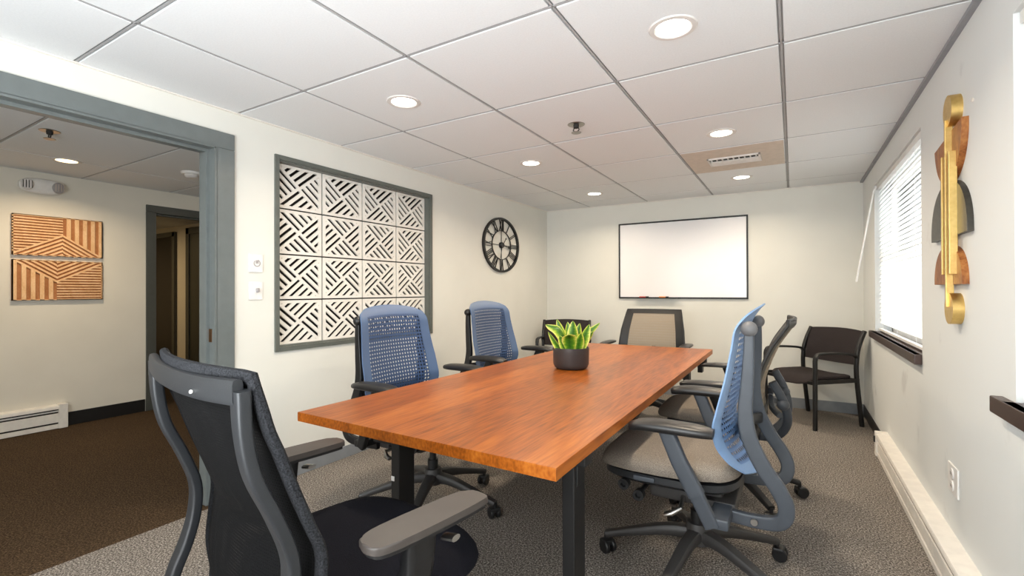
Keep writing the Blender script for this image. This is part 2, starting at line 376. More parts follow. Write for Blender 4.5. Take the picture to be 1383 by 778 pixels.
def wall_x(x0, x1, ys, zs, holes):
    """wall slab between x0 and x1 with rectangular holes (y0, y1, z0, z1)"""
    m = MB(); ycut = sorted({ys[0], ys[1], *[h[0] for h in holes], *[h[1] for h in holes]}); zcut = sorted({zs[0], zs[1], *[h[2] for h in holes], *[h[3] for h in holes]})
    for a, b in zip(ycut, ycut[1:]):
        for c, d in zip(zcut, zcut[1:]):
            yy, zz = (a + b) / 2, (c + d) / 2
            if any(h[0] < yy < h[1] and h[2] < zz < h[3] for h in holes): continue
            m.box(x0, x1, a, b, c, d)
    bmesh.ops.remove_doubles(m.bm, verts=m.bm.verts, dist=1e-5)
    return m

# ------------------------------------------------------------ the room
DOOR_Y0, DOOR_Y1, DOOR_Z = -.75, 1.462, 2.04
LP = (1.853, 3.316, .862, 2.062)                 # lattice opening in the left wall
W1 = (3.285, 4.96, .868, 2.085); W2 = (.42, 2.05, .868, 2.07)
WT = .17                                          # thickness of the window wall
struct(MB().box(XW, XR + WT, YR - .1, YB + .1, -.06, 0).build('floor', 'carpet'))
struct(MB().box(-11.0, XW, YR - .1, 5.0, -.06, -.001).build('floor_hall', 'carpet_brown'))
struct(wall_x(XWO, XW, (YR, YB), (0, H + .05), [(DOOR_Y0, DOOR_Y1, 0, DOOR_Z), LP]).build('wall_left', 'wall'))
struct(wall_x(XR, XR + WT, (YR, YB), (0, H + .05), [W1, W2]).build('wall_right', 'wall_scuffed'))
struct(MB().box(XWO, XR + WT, YB, YB + .1, 0, H + .05).build('wall_back', 'wall'))
struct(MB().box(XWO, XR + WT, YR - .1, YR, 0, H + .05).build('wall_rear', 'wall'))

def ceiling(name_c, name_t, x0, x1, y0, y1, xs, ys, top=.06):
    """tegular tiles with a reveal round each, over a grid of T-bars"""
    xs = [x0 - 1] + sorted(x for x in xs if x0 < x < x1) + [x1 + 1]; ys = [y0 - 1] + sorted(y for y in ys if y0 < y < y1) + [y1 + 1]
    g = .010; c = MB(); t = MB()
    for a, b in zip(xs, xs[1:]):
        for p, q in zip(ys, ys[1:]):
            if (a, b, p, q) in SKIP_TILES: continue
            c.box(max(a + g, x0), min(b - g, x1), max(p + g, y0), min(q - g, y1), H, H + top, .004)
    struct(c.build(name_c, 'tile'))
    for x in xs[1:-1]: t.box(x - .02, x + .02, y0, y1, H + .009, H + .03)
    for y in ys[1:-1]: t.box(x0, x1, y - .02, y + .02, H + .009, H + .03)
    for x in xs[1:-1]: t.box(x - .004, x + .004, y0, y1, H + .002, H + .012)
    for y in ys[1:-1]: t.box(x0, x1, y - .004, y + .004, H + .002, H + .012)
    struct(t.build(name_t, 'grid'))
SKIP_TILES = []
gx = [-2.2163 + TP * k for k in range(4)]
gy = [.8507 + .7418 * k for k in range(-4, 7)]
ceiling('ceiling', 'ceiling_grid', XW, XR, YR, YB, gx, gy)
SKIP = None
ceiling('ceiling_hall', 'ceiling_grid_hall', HX, XWO, YR, 4.0, [-4.98, -3.53], [1.035 + .7259 * k for k in range(-4, 5)])
a_ = MB(); a_.box(XR - .022, XR, YR, YB, H - .016, H + .004); struct(a_.build('trim_1', 'angle'))
a_ = MB(); a_.box(XW, XW + .016, YR, YB, H - .005, H + .002); a_.box(XW, XR, YB - .016, YB, H - .005, H + .002); struct(a_.build('trim_2', 'white_metal'))
struct(MB().box(XW - .2, XR + WT, YR - .1, YB + .1, H + .07, H + .1).build('ceiling_deck', 'tile'))

# baseboards
struct(MB().box(XW, XW + .009, DOOR_Y1 + .112, YB, 0, .085, .003).build('baseboard_left', 'base_grey'))
struct(MB().box(XW + .009, XR, YB - .009, YB, 0, .105, .003).build('baseboard_back', 'base_grey'))
struct(MB().box(XR - .009, XR, 4.44, YB - .009, 0, .10, .003).build('baseboard_right', 'base_black'))
struct(MB().box(HX, HX + .009, 1.655, 2.265, 0, .122, .003).build('baseboard_hall', 'base_black'))

# doorway to the hall: painted steel frame
def steel_frame(y0, y1, ztop, xa, xb, w, m, name, side=1):
    """frame in an x wall: faces stand proud at xa and xb, jamb between, with a door stop"""
    f = MB(); pr = .018; lo, hi = min(xa, xb), max(xa, xb)
    for fx0, fx1 in ((lo - pr, lo + .002), (hi - .002, hi + pr)):
        f.box(fx0, fx1, y0 - w, y0, 0, ztop, .004); f.box(fx0, fx1, y1, y1 + w, 0, ztop, .004); f.box(fx0, fx1, y0 - w, y1 + w, ztop, ztop + w * .9, .004)
    f.box(lo - pr, hi + pr, y0 - .006, y0 + .008, 0, ztop); f.box(lo - pr, hi + pr, y1 - .008, y1 + .006, 0, ztop); f.box(lo - pr, hi + pr, y0, y1, ztop - .008, ztop + .006)
    mid = (lo + hi) / 2
    f.box(mid - .03, mid + .025, y0, y0 + .026, 0, ztop, .003); f.box(mid - .03, mid + .025, y1 - .026, y1, 0, ztop, .003); f.box(mid - .03, mid + .025, y0 + .026, y1 - .026, ztop - .026, ztop, .003)
    return f.build(name, m)
d1 = struct(steel_frame(DOOR_Y0 + .01, DOOR_Y1, DOOR_Z, XWO, XW, .105, 'frame_paint', 'door_1'))
tag(MB().box(XW - .045, XW - .012, DOOR_Y1 - .0105, DOOR_Y1 - .0075, .93, 1.005).build('strike_plate', 'brass', d1), 'brass strike plate')

# ------------------------------------------------------------ hallway beyond
HD = (2.350, 3.26)
struct(wall_x(HX - .12, HX, (YR, 4.0), (0, H + .05), [(HD[0] - .01, HD[1] + .01, 0, 2.05)]).build('wall_hall', 'hall_wall'))
struct(MB().box(HX, XWO, 3.9, 4.0, 0, H + .05).build('wall_hall_end', 'hall_wall'))
struct(MB().box(HX, XWO, YR - .1, YR, 0, H + .05).build('wall_hall_rear', 'hall_wall'))
struct(MB().box(HX - .12, XWO, YR - .1, 4.0, H + .07, H + .1).build('ceiling_deck_hall', 'tile'))
d2 = struct(steel_frame(HD[0], HD[1], 2.04, HX - .12, HX, .078, 'frame_dark', 'door_2'))
# corridor behind the hall door
YC = 3.96
struct(MB().box(-11.0, HX - .12, YC, YC + .1, 0, 2.35).build('wall_corridor_side', 'hall_wall'))
struct(MB().box(-11.0, -10.9, 1.3, YC, 0, 2.35).build('wall_corridor_end', 'hall_wall'))
struct(MB().box(-11.0, HX - .12, 1.3, 1.4, 0, 2.35).build('wall_corridor_near', 'hall_wall'))
struct(MB().box(-11.0, HX - .12, 1.3, YC, 2.30, 2.36).build('ceiling_corridor', 'tile'))
struct(MB().box(-8.80, -8.44, YC - .01, YC, 0, .10).build('baseboard_corridor', 'base_black'))
d3 = MB(); d3.box(-9.64, -8.90, YC - .03, YC - .004, 0, 2.13, .004)
d3 = struct(d3.build('door_3', 'door_black'))
f3 = MB()
for x0, x1 in ((-9.72, -9.64), (-8.90, -8.82)): f3.box(x0, x1, YC - .045, YC, 0, 2.21, .004)
f3.box(-9.72, -8.82, YC - .045, YC, 2.13, 2.21, .004); f3.build('door_frame', 'frame_dark', d3)
f4 = MB()
for x0, x1 in ((-8.44, -8.34), (-7.42, -7.32)): f4.box(x0, x1, YC - .05, YC, 0, 2.24, .004)
f4.box(-8.44, -7.32, YC - .05, YC, 2.14, 2.24, .004)
d4 = struct(f4.build('door_4', 'frame_dark'))
lf = MB().box(-8.34, -7.42, YC - .035, YC - .002, .01, 2.14, .004); leaf_d = lf.build('door_leaf', 'door_green', d4)
hg = MB()
for z in (.3, 1.95): hg.box(-7.99, -7.95, YC - .055, YC - .03, z, z + .11, .004)
tag(hg.build('hinge', 'chrome', d4), 'steel hinge')
area('corridor_lamp', (-9.2, 2.6, 2.25), (-9.2, 2.6, 0), .3, 20, (1, .72, .38))

# ------------------------------------------------------------ ceiling lights
def downlight(x, y, label, warm=False, group='recessed downlights in the meeting room ceiling'):
    t = thing('recessed_downlight', label, 'ceiling light', (x, y, H), 0, group)
    MB().lathe([(.066, -.0015), (.072, -.006), (.090, -.005), (.094, 0), (.094, .004), (.066, .004), (.066, -.0015)], 40, cap=False).build('trim_ring', 'vent_metal', t)
    MB().lathe([(0, -.0035), (.060, -.003), (.067, -.0015), (.067, .002), (0, .002)], 32).build('lens', 'lamp_warm' if warm else 'lamp', t)
    l = bpy.data.lights.new('downlight_lamp', 'AREA'); l.shape = 'DISK'; l.size = .12; l.spread = R(150)
    l.energy = 12 if not warm else 12; l.color = (1, .84, .64) if not warm else (1, .80, .55)
    o = bpy.data.objects.new('downlight_lamp', l); col.objects.link(o); o.parent = t; o.location = (0, 0, -.010)
    return t
downlight(-.41, 1.965, 'round recessed downlight in the ceiling nearest the camera, above the right table end')
downlight(-1.86, 1.965, 'round recessed downlight in the ceiling nearest the wall lattice')
downlight(-.41, 3.455, 'round recessed downlight just in front of the beige air vent tile')
downlight(-1.86, 3.455, 'round recessed downlight beyond the sprinkler head, left of the ceiling centre')
downlight(-1.86, 4.91, 'round recessed downlight in the far left of the ceiling near the back wall')
downlight(-.41, 4.91, 'round recessed downlight behind the beige air vent tile near the back wall')
downlight(-5.01, 1.456, 'warm recessed downlight in the hallway ceiling seen through the doorway', True, 'hallway downlights')

# air vent tile
v = thing('air_vent', 'beige ceiling tile with a white slotted air vent in its middle', 'air vent', (-.4017, 4.19, H))
MB().box(-.348, .348, -.356, .356, -.004, -.0004, .001).build('vent_plate', 'vent_plate', v)
vf = MB()
for x0, x1, y0, y1 in ((-.19, .19, -.115, -.10), (-.19, .19, .10, .115), (-.19, -.175, -.115, .115), (.175, .19, -.115, .115), (-.19, .19, -.01, 0)): vf.box(x0, x1, y0, y1, -.016, -.004, .002)
vf.build('vent_frame', 'vent_metal', v)
MB().box(-.178, .178, -.102, .102, -.0055, -.004).build('vent_throat', 'dark_slot', v)
for k in range(4):
    y = .012 + .024 * k; MB().box(-.176, .176, -.010, .010, -.001, .001, 0, Matrix.Translation((0, y + .004, -.0115)) @ Matrix.Rotation(R(-18), 4, 'X')).build('louver', 'vent_metal', v)
for k in range(9):
    x = -.16 + .04 * k; MB().box(-.0012, .0012, -.098, -.012, -.006, .006, 0, Matrix.Translation((x, 0, -.011)) @ Matrix.Rotation(R(30), 4, 'Y')).build('fin', 'vent_metal', v)

def sprinkler(x, y, label):
    t = thing('fire_sprinkler', label, 'sprinkler', (x, y, H), 0, 'ceiling fire sprinklers')
    MB().lathe([(.0, -.003), (.052, -.003), (.055, 0), (0, 0)], 28).build('escutcheon', 'chrome', t)
    b = MB(); b.lathe([(.016, -.022), (.018, -.003), (0, -.003)], 16)
    for sx in (-1, 1): b.tube([(sx * .014, 0, -.02), (sx * .02, 0, -.035), (sx * .004, 0, -.05)], (.007, .007), (0, 1, 0), 8)
    b.build('sprinkler_body', 'dark_slot', t)
    MB().lathe([(0, -.054), (.03, -.054), (.032, -.051), (0, -.049)], 20).build('deflector', 'chrome', t)
sprinkler(-1.18, 2.80, 'small chrome fire sprinkler head in the meeting room ceiling over the table')
sprinkler(-4.18, 1.13, 'small dark fire sprinkler head in the hallway ceiling beyond the doorway')
t = thing('smoke_detector', 'round white smoke detector on the hallway ceiling', 'smoke detector', (-4.58, 2.17, H))
MB().lathe([(.0, -.02), (.07, -.02), (.078, -.012), (.08, 0), (0, 0)], 32).build('detector_base', 'white_plastic', t)
MB().lathe([(.0, -.052), (.03, -.05), (.045, -.042), (.052, -.03), (.05, -.02), (0, -.02)], 32).build('detector_cap', 'vent_metal', t)

# ------------------------------------------------------------ windows and blinds
def window(n, W):
    y0, y1, z0, z1 = W; xo = XR + WT
    f = MB(); fx0, fx1 = xo - .06, xo - .01
    for a, b, c, d in ((y0, y0 + .05, z0, z1), (y1 - .05, y1, z0, z1), (y0, y1, z0, z0 + .05), (y0, y1, z1 - .05, z1), (y0, y1, (z0 + z1) / 2 - .02, (z0 + z1) / 2 + .02)): f.box(fx0, fx1, a, b, c, d, .004)
    w = struct(f.build('window_%d' % n, 'white_metal'))
    MB().box(xo - .04, xo - .034, y0 + .03, y1 - .03, z0 + .03, z1 - .03).build('glass_pane', 'glass', w)
    s = MB(); s.box(XR - .035, XR + WT - .06, y0 + .0, y1, z0 - .05, z0 + .002, .004); s.box(XR - .035, XR - .001, y0 - .005, y1 + .10, z0 - .052, z0 + .002, .004)
    tag(s.build('window_sill', 'sill', w), 'dark brown sill')
    return w
window(1, W1); window(2, W2)
def blind(W, label, wand_y, sag=0):
    y0, y1, z0, z1 = W; y0 += .006; y1 -= .006; xb = XR + .035
    t = thing('window_blind', label, 'window blind', (xb, (y0 + y1) / 2, z0), 0, 'white horizontal window blinds'); h = (y1 - y0) / 2; hh = z1 - z0
    MB().box(-.022, .022, -h, h, hh - .04, hh - .001, .003).build('headrail', 'white_plastic', t)
    s = MB(); n = int((hh - .09) / .0335)
    for k in range(n):
        z = hh - .055 - k * .0335
        def fn(u, q, z=z): 
            a = (u - .5); return (a * .016 + .0, -h + q * 2 * h, z + a * .036 - .004 * (4 * a * a) * 0 + .0035 * (1 - 4 * a * a) * 0)
        s.sheet(fn, 2, 1, .0012)
    s.build('slats', 'slat', t)
    MB().box(-.014, .014, -h, h, .012, .030, .004).build('bottom_rail', 'white_plastic', t)
    for q in (-.7, 0, .7): MB().tube([(-.016, q * h, .03), (-.016, q * h, hh - .04)], (.002, .002), (1, 0, 0), 6).build('ladder_cord', 'white_plastic', t)
    if wand_y:
        MB().tube([(-.028, wand_y[0], hh - .02), (-.045, wand_y[0], hh - .05), (wand_y[2], wand_y[1], hh - .80)], (.014, .014), (1, 0, 0), 8).build('tilt_wand', 'white_plastic', t)
    return t
blind(W1, 'white slatted blind in the window beside the back wall, bright with daylight', (.80, .86, -.16))
blind(W2, 'white slatted blind in the window at the right edge of the photo', None)

# ------------------------------------------------------------ lattice in the left wall
P = thing('lattice_panel', 'white cut-out lattice of sixteen square tiles in a grey frame in the left wall', 'wall panel', (XW, (LP[0] + LP[1]) / 2, (LP[2] + LP[3]) / 2))
lw, lh = (LP[1] - LP[0]) / 2, (LP[3] - LP[2]) / 2
f = MB(); fw_ = .03
for a, b, c, d in ((-lw - fw_, -lw, -lh - fw_, lh + fw_), (lw, lw + fw_, -lh - fw_, lh + fw_), (-lw, lw, -lh - fw_, -lh), (-lw, lw, lh, lh + fw_)): f.box(-.002, .014, a, b, c, d, .003)
for a, b, c, d in ((-lw, -lw + .008, -lh, lh), (lw - .008, lw, -lh, lh), (-lw, lw, -lh, -lh + .008), (-lw, lw, lh - .008, lh)): f.box(-.125, .0, a, b, c, d)
f.build('panel_frame', 'lattice_frame', P)
MB().box(-.12, -.112, -lw, lw, -lh, lh).build('back_sheet', 'unlit_room', P)  # added dark sheet, stands for the shade of the room behind
def lattice_tile(kind):
    m = MB(); fl = -1 if kind == 'B' else 1
    tris = []
    C = (0, 0); TL, TR, BR, BL = (-1, 1), (1, 1), (1, -1), (-1, -1)
    s2 = math.sqrt(.5)
    # top: slots parallel to C-TR, closed off at C-TL; the other three by turning
    for k in range(4):
        base = [(0, 0), (.93, .93), (-.93, .93)]
        solid = []
        nrm_ = (-s2, s2)                         # distance from the C-TR diagonal
        p_ = .93 * 2 * s2 / 5.15
        cuts = [((j + .16) * p_, (j + .62) * p_) for j in range(5)]
        edges_ = [0] + [c for ab in cuts for c in ab] + [2]
        for j in range(0, len(edges_), 2):       # solid strips
            q = clip(clip(base, nrm_[0], nrm_[1], edges_[j + 1]), -nrm_[0], -nrm_[1], -edges_[j])
            if ok(q): solid.append(q)
        for a0, a1 in cuts:                      # closed ends of the slots
            band = clip(clip(base, nrm_[0], nrm_[1], a1), -nrm_[0], -nrm_[1], -a0)
            for hp in ((s2, s2, .075), (0, -1, -.84)):
                q = clip(band, *hp)
                if ok(q): solid.append(q)
        for q in solid:
            p2 = []
            for x, y in q:
                for _ in range(k): x, y = y, -x
                p2.append((fl * x, y))
            if fl < 0: p2 = p2[::-1]
            tris.append(p2)
    for a, b, c, d in ((-.968, .968, .90, .968), (-.968, .968, -.968, -.90), (-.968, -.90, -.90, .90), (.90, .968, -.90, .90)):
        tris.append([(a, c), (b, c), (b, d), (a, d)])
    sx, sz = lw / 4, lh / 4
    for q in tris: m.prism(q, 0, .012, lambda a, b, d: (d, a * sx, b * sz))
    bmesh.ops.recalc_face_normals(m.bm, faces=m.bm.faces)
    return m
tiles = {k: lattice_tile(k).build('lattice_tile', 'white_tile', P) for k in 'AB'}
used = set()
for r_, row in enumerate(('AAAA', 'BBBA', 'AABB', 'AAAA')):
    for c_, k in enumerate(row):
        o = tiles[k]
        if k in used: o = o.copy(); col.objects.link(o); o.parent = P
        used.add(k)
        o.location = (-.062, -lw + (c_ + .5) * lw / 2, lh - (r_ + .5) * lh / 2)

# ------------------------------------------------------------ wall clock (read on its own wall: y right, z up)
CK = thing('wall_clock', 'round black open-frame wall clock with Roman numerals on the left wall', 'clock', (XW, 4.535, 1.728))
KY = 1.225
def ring(r0, r1, d0, d1, n=64):
    m = MB()
    pa = [(math.cos(2 * math.pi * k / n), math.sin(2 * math.pi * k / n)) for k in range(n)]
    for k in range(n):
        a, b = pa[k], pa[(k + 1) % n]
        m.prism([(a[0] * r0, a[1] * r0), (a[0] * r1, a[1] * r1), (b[0] * r1, b[1] * r1), (b[0] * r0, b[1] * r0)], d0, d1, lambda x, y, d: (d, x * KY, y))
    bmesh.ops.remove_doubles(m.bm, verts=m.bm.verts, dist=1e-5); return m
ring(.285, .307, .0, .026).build('outer_ring', 'black_metal', CK)
ring(.158, .164, .006, .018).build('inner_ring', 'black_metal', CK)
def stroke(m, p, q, w, d0=.008, d1=.017):
    p, q = Vector(p), Vector(q); n = Vector((-(q - p).y, (q - p).x)).normalized() * w / 2
    m.prism([tuple(p - n), tuple(q - n), tuple(q + n), tuple(p + n)], d0, d1, lambda x, y, d: (d, x * KY, y))
NUM = {1: 'I', 2: 'II', 3: 'III', 4: 'IIII', 5: 'V', 6: 'VI', 7: 'VII', 8: 'VIII', 9: 'IX', 10: 'X', 11: 'XI', 12: 'XII'}
for h_, txt in NUM.items():
    m = MB(); ang = R(90 - 30 * h_); er = Vector((math.cos(ang), math.sin(ang))); et = Vector((er.y, -er.x))
    wd_ = {'I': .018, 'V': .046, 'X': .046}; tot = sum(wd_[c] for c in txt); x = -tot / 2
    for c in txt:
        w = wd_[c]; xa, xb, xm = x + .005, x + w - .005, x + w / 2; x += w
        pt = lambda t_, r_: tuple(et * t_ + er * r_)
        if c == 'I': stroke(m, pt(xm, .160), pt(xm, .290), .006)
        if c == 'V': stroke(m, pt(xa, .290), pt(xm, .160), .0075); stroke(m, pt(xb, .290), pt(xm, .160), .005)
        if c == 'X': stroke(m, pt(xa, .290), pt(xb, .160), .0075); stroke(m, pt(xb, .290), pt(xa, .160), .005)
    m.build('numeral', 'black_metal', CK)
m = MB(); stroke(m, (0, -.16), (0, .16), .005, .006, .012); stroke(m, (-.16, 0), (.16, 0), .005, .006, .012); m.build('cross_bar', 'black_metal', CK)
MB().lathe([(.0, 0), (.034, 0), (.034, .02), (.028, .03), (0, .032)], 32, Matrix.Rotation(R(90), 4, 'Y') @ Matrix.Diagonal((1, KY, 1, 1))).build('hub', 'black_metal', CK)
m = MB(); stroke(m, (-.04, .008), (.155, -.028), .008, .024, .028); stroke(m, (.10, -.018), (.135, -.025), .026, .024, .028); tag(m.build('minute_hand', 'black_metal', CK))
m = MB(); stroke(m, (0, 0), (.055, .075), .008, .028, .032); m.lathe([(0, .028), (.011, .028), (.011, .032), (0, .032)], 16, Matrix.Translation((0, .055 * KY, .075)) @ Matrix.Rotation(R(90), 4, 'Y')); m.build('hour_hand', 'black_metal', CK)
m = MB(); stroke(m, (0, 0), (-.032, -.15), .004, .02, .024); m.build('second_hand', 'black_metal', CK)

# wall plates
t = thing('control_plate', 'white wall plate with a round grey symbol, above the light switch', 'wall plate', (XW, 1.70, 1.39), 0, 'white wall plates by the doorway')
MB().box(0, .010, -.044, .044, -.056, .056, .004).build('plate', 'white_plastic', t)
m = MB(); n = 20
for k in range(n):
    a, b = R(-225 + 300 * k / n + 0), R(-225 + 300 * (k + 1) / n)
    m.prism([(math.cos(a) * .016, math.sin(a) * .016), (math.cos(a) * .022, math.sin(a) * .022), (math.cos(b) * .022, math.sin(b) * .022), (math.cos(b) * .016, math.sin(b) * .016)][::1], .0095, .0115, lambda x, y, d: (d, x + .005, y))
m.box(.0095, .0115, -.004, .014, -.002, .018); m.build('symbol', 'grey_print', t)
t = thing('light_switch', 'white toggle light switch plate below the control plate by the doorway', 'light switch', (XW, 1.70, 1.222), 0, 'white wall plates by the doorway')
MB().box(0, .008, -.044, .044, -.056, .056, .004).build('plate', 'white_plastic', t)
MB().box(.006, .024, -.001, .015, -.012, .012, .002, Matrix.Rotation(R(-14), 4, 'Y')).build('toggle', 'grey_print', t)
t = thing('wall_outlet', 'white duplex electrical outlet low on the right wall above the heater', 'outlet', (XR, 2.708, .405))
MB().box(-.008, 0, -.072, .072, -.062, .062, .004).build('plate', 'white_plastic', t)
for s in (-1, 1):
    r = MB().lathe([(0, 0), (.022, 0), (.024, .004), (0, .004)], 24, Matrix.Translation((-.012, 0, s * .026)) @ Matrix.Rotation(R(90), 4, 'Y')).build('receptacle', 'vent_metal', t)
    m = MB()
    for q in (-.008, .008): m.box(-.0128, -.0118, q - .0015, q + .0015, s * .026 - .006, s * .026 + .007)
    m.build('slot', 'dark_slot', r)

# ------------------------------------------------------------ whiteboard
WB = thing('whiteboard', 'large blank whiteboard in a thin black frame on the back wall', 'whiteboard', (-1.128, YB, 1.573))
bw, bh = .708, .450
MB().box(-bw, bw, -.012, 0, -bh, bh).build('board', 'whiteboard', WB)
m = MB()
for a, b, c, d in ((-bw - .006, -bw + .012, -bh - .006, bh + .006), (bw - .012, bw + .006, -bh - .006, bh + .006), (-bw, bw, -bh - .006, -bh + .012), (-bw, bw, bh - .012, bh + .006)): m.box(a, b, -.02, 0, c, d, .003)
m.build('frame', 'black_metal', WB)
MB().box(-.52, -.02, -.06, -.018, -bh - .004, -bh + .004, .002).build('marker_tray', 'black_metal', WB)
def marker(x, m_, label, l=.11):
    t = thing('marker_pen', label, 'marker', (-1.128 + x, YB - .038, 1.573 - bh + .0125), 0, 'pens on the whiteboard tray')
    MB().tube([(-l * .5, 0, 0), (l * .2, 0, 0)], (.016, .016), (0, 0, 1), 12).build('barrel', m_, t)
    MB().tube([(l * .2, 0, 0), (l * .5, 0, 0)], (.017, .017), (0, 0, 1), 12).build('cap', 'black_plastic', t)
marker(-.40, 'marker_red', 'red marker pen on the whiteboard tray, left of the orange one')
marker(-.17, 'marker_orange', 'orange marker pen on the whiteboard tray, right of the red one')

# ------------------------------------------------------------ gold and wood wall art (right wall: a = y, b = z, d out of the wall)
AR = thing('wall_sculpture', 'gold and wood abstract wall sculpture with half discs on the right wall', 'wall art', (XR, 2.62, 1.545))
ap = lambda a, b, d: (-d, a, b)
def disc(r, n=40): return [(math.cos(2 * math.pi * k / n) * r * 1.0, math.sin(2 * math.pi * k / n) * r) for k in range(n)]
def off(pl, a, b): return [(x + a, y + b) for x, y in pl]
for z, nm in ((.41, 'gold_disc'), (-.406, 'gold_disc')): MB().prism(off(disc(.064), -.008, z), 0, .036, ap, .003).build(nm, 'gold', AR)
def half(w, h, up_=1, p=2.0, n=30):
    return [(math.copysign(abs(math.cos(math.pi * k / n)) ** (2 / p), math.cos(math.pi * k / n)) * w, up_ * abs(math.sin(math.pi * k / n)) ** (2 / p) * h) for k in range(n + 1)]
sp_ = half(.205, .20, -1)[::-1]
MB().prism(off([(a, b - .10 * a if b > -.001 else b) for a, b in sp_], .065, .325), 0, .022, ap, .002).build('wooden_half_disc', 'art_wood', AR)
MB().prism(off(half(.272, .235, 1, 2.3), .080, -.105), 0, .020, ap, .002).build('dark_half_disc', 'art_dark', AR)
MB().prism(off(half(.210, .165, 1, 2.3), .078, -.306), 0, .022, ap, .002).build('wooden_half_disc', 'art_wood', AR)
for y, z0, z1, d0 in ((.0, -.40, .375, .034), (-.056, -.265, .235, .0345), (.056, -.265, .235, .034)):
    MB().box(-d0 - .010, -.018, y - .008, y + .008, z0, z1, .002).build('gold_bar', 'gold', AR)
t = tag(MB().tube([(XR, 2.423, 1.932), (XR - .006, 2.423, 1.933)], (.005, .014), (0, 0, 1), 8).build('wall_nail', 'vent_plate'), 'small nail stub in the right wall above the gold sculpture', 'nail')

# ------------------------------------------------------------ baseboard heaters
def heater(name, label, loc, rz, L, ht, dp):
    """local: back at x = 0, body towards -x, length along +y"""
    t = thing(name, label, 'heater', loc, rz, 'white baseboard heaters')
    k = ht / .175
    m = MB(); pr = [(0, .172 * k), (-dp + .004, .166 * k), (-dp, .160 * k), (-dp, .142 * k), (-dp + .004, .142 * k), (-dp + .006, .160 * k), (0, .165 * k)]
    m.prism(pr[::-1], 0, L, lambda a, b, d: (a, d, b)); m.build('top_cover', 'white_metal', t)
    m = MB(); m.box(-dp + .006, -dp + .014, 0, L, .046 * k, .112 * k, .002); m.box(-dp + .012, -dp + .018, 0, L, .122 * k, .132 * k, .001); m.build('front_panel', 'white_metal', t)
    m = MB(); m.box(-dp + .004, 0, 0, L, .004, .034 * k, .002); m.build('bottom_rail', 'white_metal', t)
    m = MB(); m.box(-dp + .02, -.004, .004, L - .004, .034 * k, .164 * k); m.build('heating_element', 'dark_slot', t)
    for y0, y1 in ((-.012, .05), (L - .05, L + .012)): MB().box(-dp - .003, 0, y0, y1, .002, .176 * k, .003).build('end_cap', 'white_metal', t)
    return t
hr = heater('baseboard_heater', 'long cream baseboard heater along the right wall under the outlet', (XR, .6, 0), 0, 3.78, .175, .075)
MB().box(-.088, -.076, 3.745, 3.775, .10, .145, .004).build('control_knob', 'black_plastic', hr)
hh = heater('baseboard_heater', 'white baseboard heater on the hallway wall seen through the doorway', (HX, 1.637, 0), math.pi, 2.2, .215, .07)

# ------------------------------------------------------------ hallway art and emergency light
def slat_art(zc, flip, label):
    t = thing('slat_wall_art', label, 'wall art', (HX, 1.605, zc), 0, 'wooden slat panels in the hallway')
    w, h = .306, .176
    MB().box(0, .016, -w, w, -h, h, .002).build('back_sheet', 'strip_dark', t)
    m = MB(); a, b = .02, .02                   # apex of the chevron
    regs = [([(-w, -h + .02), (a, b), (a, h), (-w, h)], (0, 1), .0245),
            ([(a, b), (w, -h + .005), (w, h), (a, h)], (1, 0), .058),
            ([(-w, -h), (a, -h), (a, b), (-w, -h + .02)], None, .030), ([(a, -h), (w, -h), (w, -h + .005), (a, b)], None, .030)]
    for i, (pl, nv, pitch) in enumerate(regs):
        if nv is None:
            dx, dy = (a + w, b + h - .02) if i == 2 else (w - a, -h + .005 - b)
            l = math.hypot(dx, dy); nv = (-dy / l, dx / l)
        dots = [nv[0] * x + nv[1] * y for x, y in pl]
        q0 = max(dots)
        while q0 > min(dots):
            q = clip(clip(pl, nv[0], nv[1], q0), -nv[0], -nv[1], -(q0 - pitch * .5))
            if ok(q):
                q = [(-x * 0 + x, y) for x, y in q]
                if flip: q = [(-x, -y) for x, y in q]
                m.prism(q, .015, .026, lambda p_, q_, d: (d, p_, q_))
            q0 -= pitch
    for x0, x1, y0, y1 in ((-w, -w + .008, -h, h), (w - .008, w, -h, h), (-w, w, h - .006, h), (-w, w, -h, -h + .006)): m.box(.014, .026, x0, x1, y0, y1)
    bmesh.ops.recalc_face_normals(m.bm, faces=m.bm.faces)
    m.build('slats', 'strip_light', t)
slat_art(1.712, False, 'upper wooden slat panel on the hallway wall, its chevron pointing up')
slat_art(1.322, True, 'lower wooden slat panel on the hallway wall, its chevron pointing down')
t = thing('emergency_light', 'white twin-head emergency light high on the hallway wall', 'emergency light', (HX, 1.483, 2.143))
m = MB(); ys_ = [-.148 * math.cos(math.pi * k / 24) for k in range(25)]
m.tube([(.03, y, 0) for y in ys_], [(.06 * (.55 + .45 * max(0, 1 - (y / .15) ** 2)), .132 * max(.12, (1 - abs(y / .15) ** 3.2)) ** .5) for y in ys_], (0, 0, 1), 24, 2.5); m.build('housing', 'white_plastic', t)
for s in (-1, 1):
    b = MB().lathe([(.0, -.02), (.046, -.02), (.048, .012), (.042, .026), (0, .028)], 28, Matrix.Translation((.058, s * .10, 0)) @ Matrix.Rotation(R(s * 12), 4, 'Z') @ Matrix.Rotation(R(90), 4, 'Y') @ Matrix.Diagonal((1, .85, 1, 1)))
    b.build('lamp_head', 'grey_print' if s > 0 else 'vent_metal', t)
    g = MB()
    for q in (-.028, -.009, .009, .028): g.box(.086, .091, s * .10 + s * .004 + q - .0022, s * .10 + s * .004 + q + .0022, -.032, .032)
    g.build('grille', 'dark_slot' if s < 0 else 'vent_plate', t)

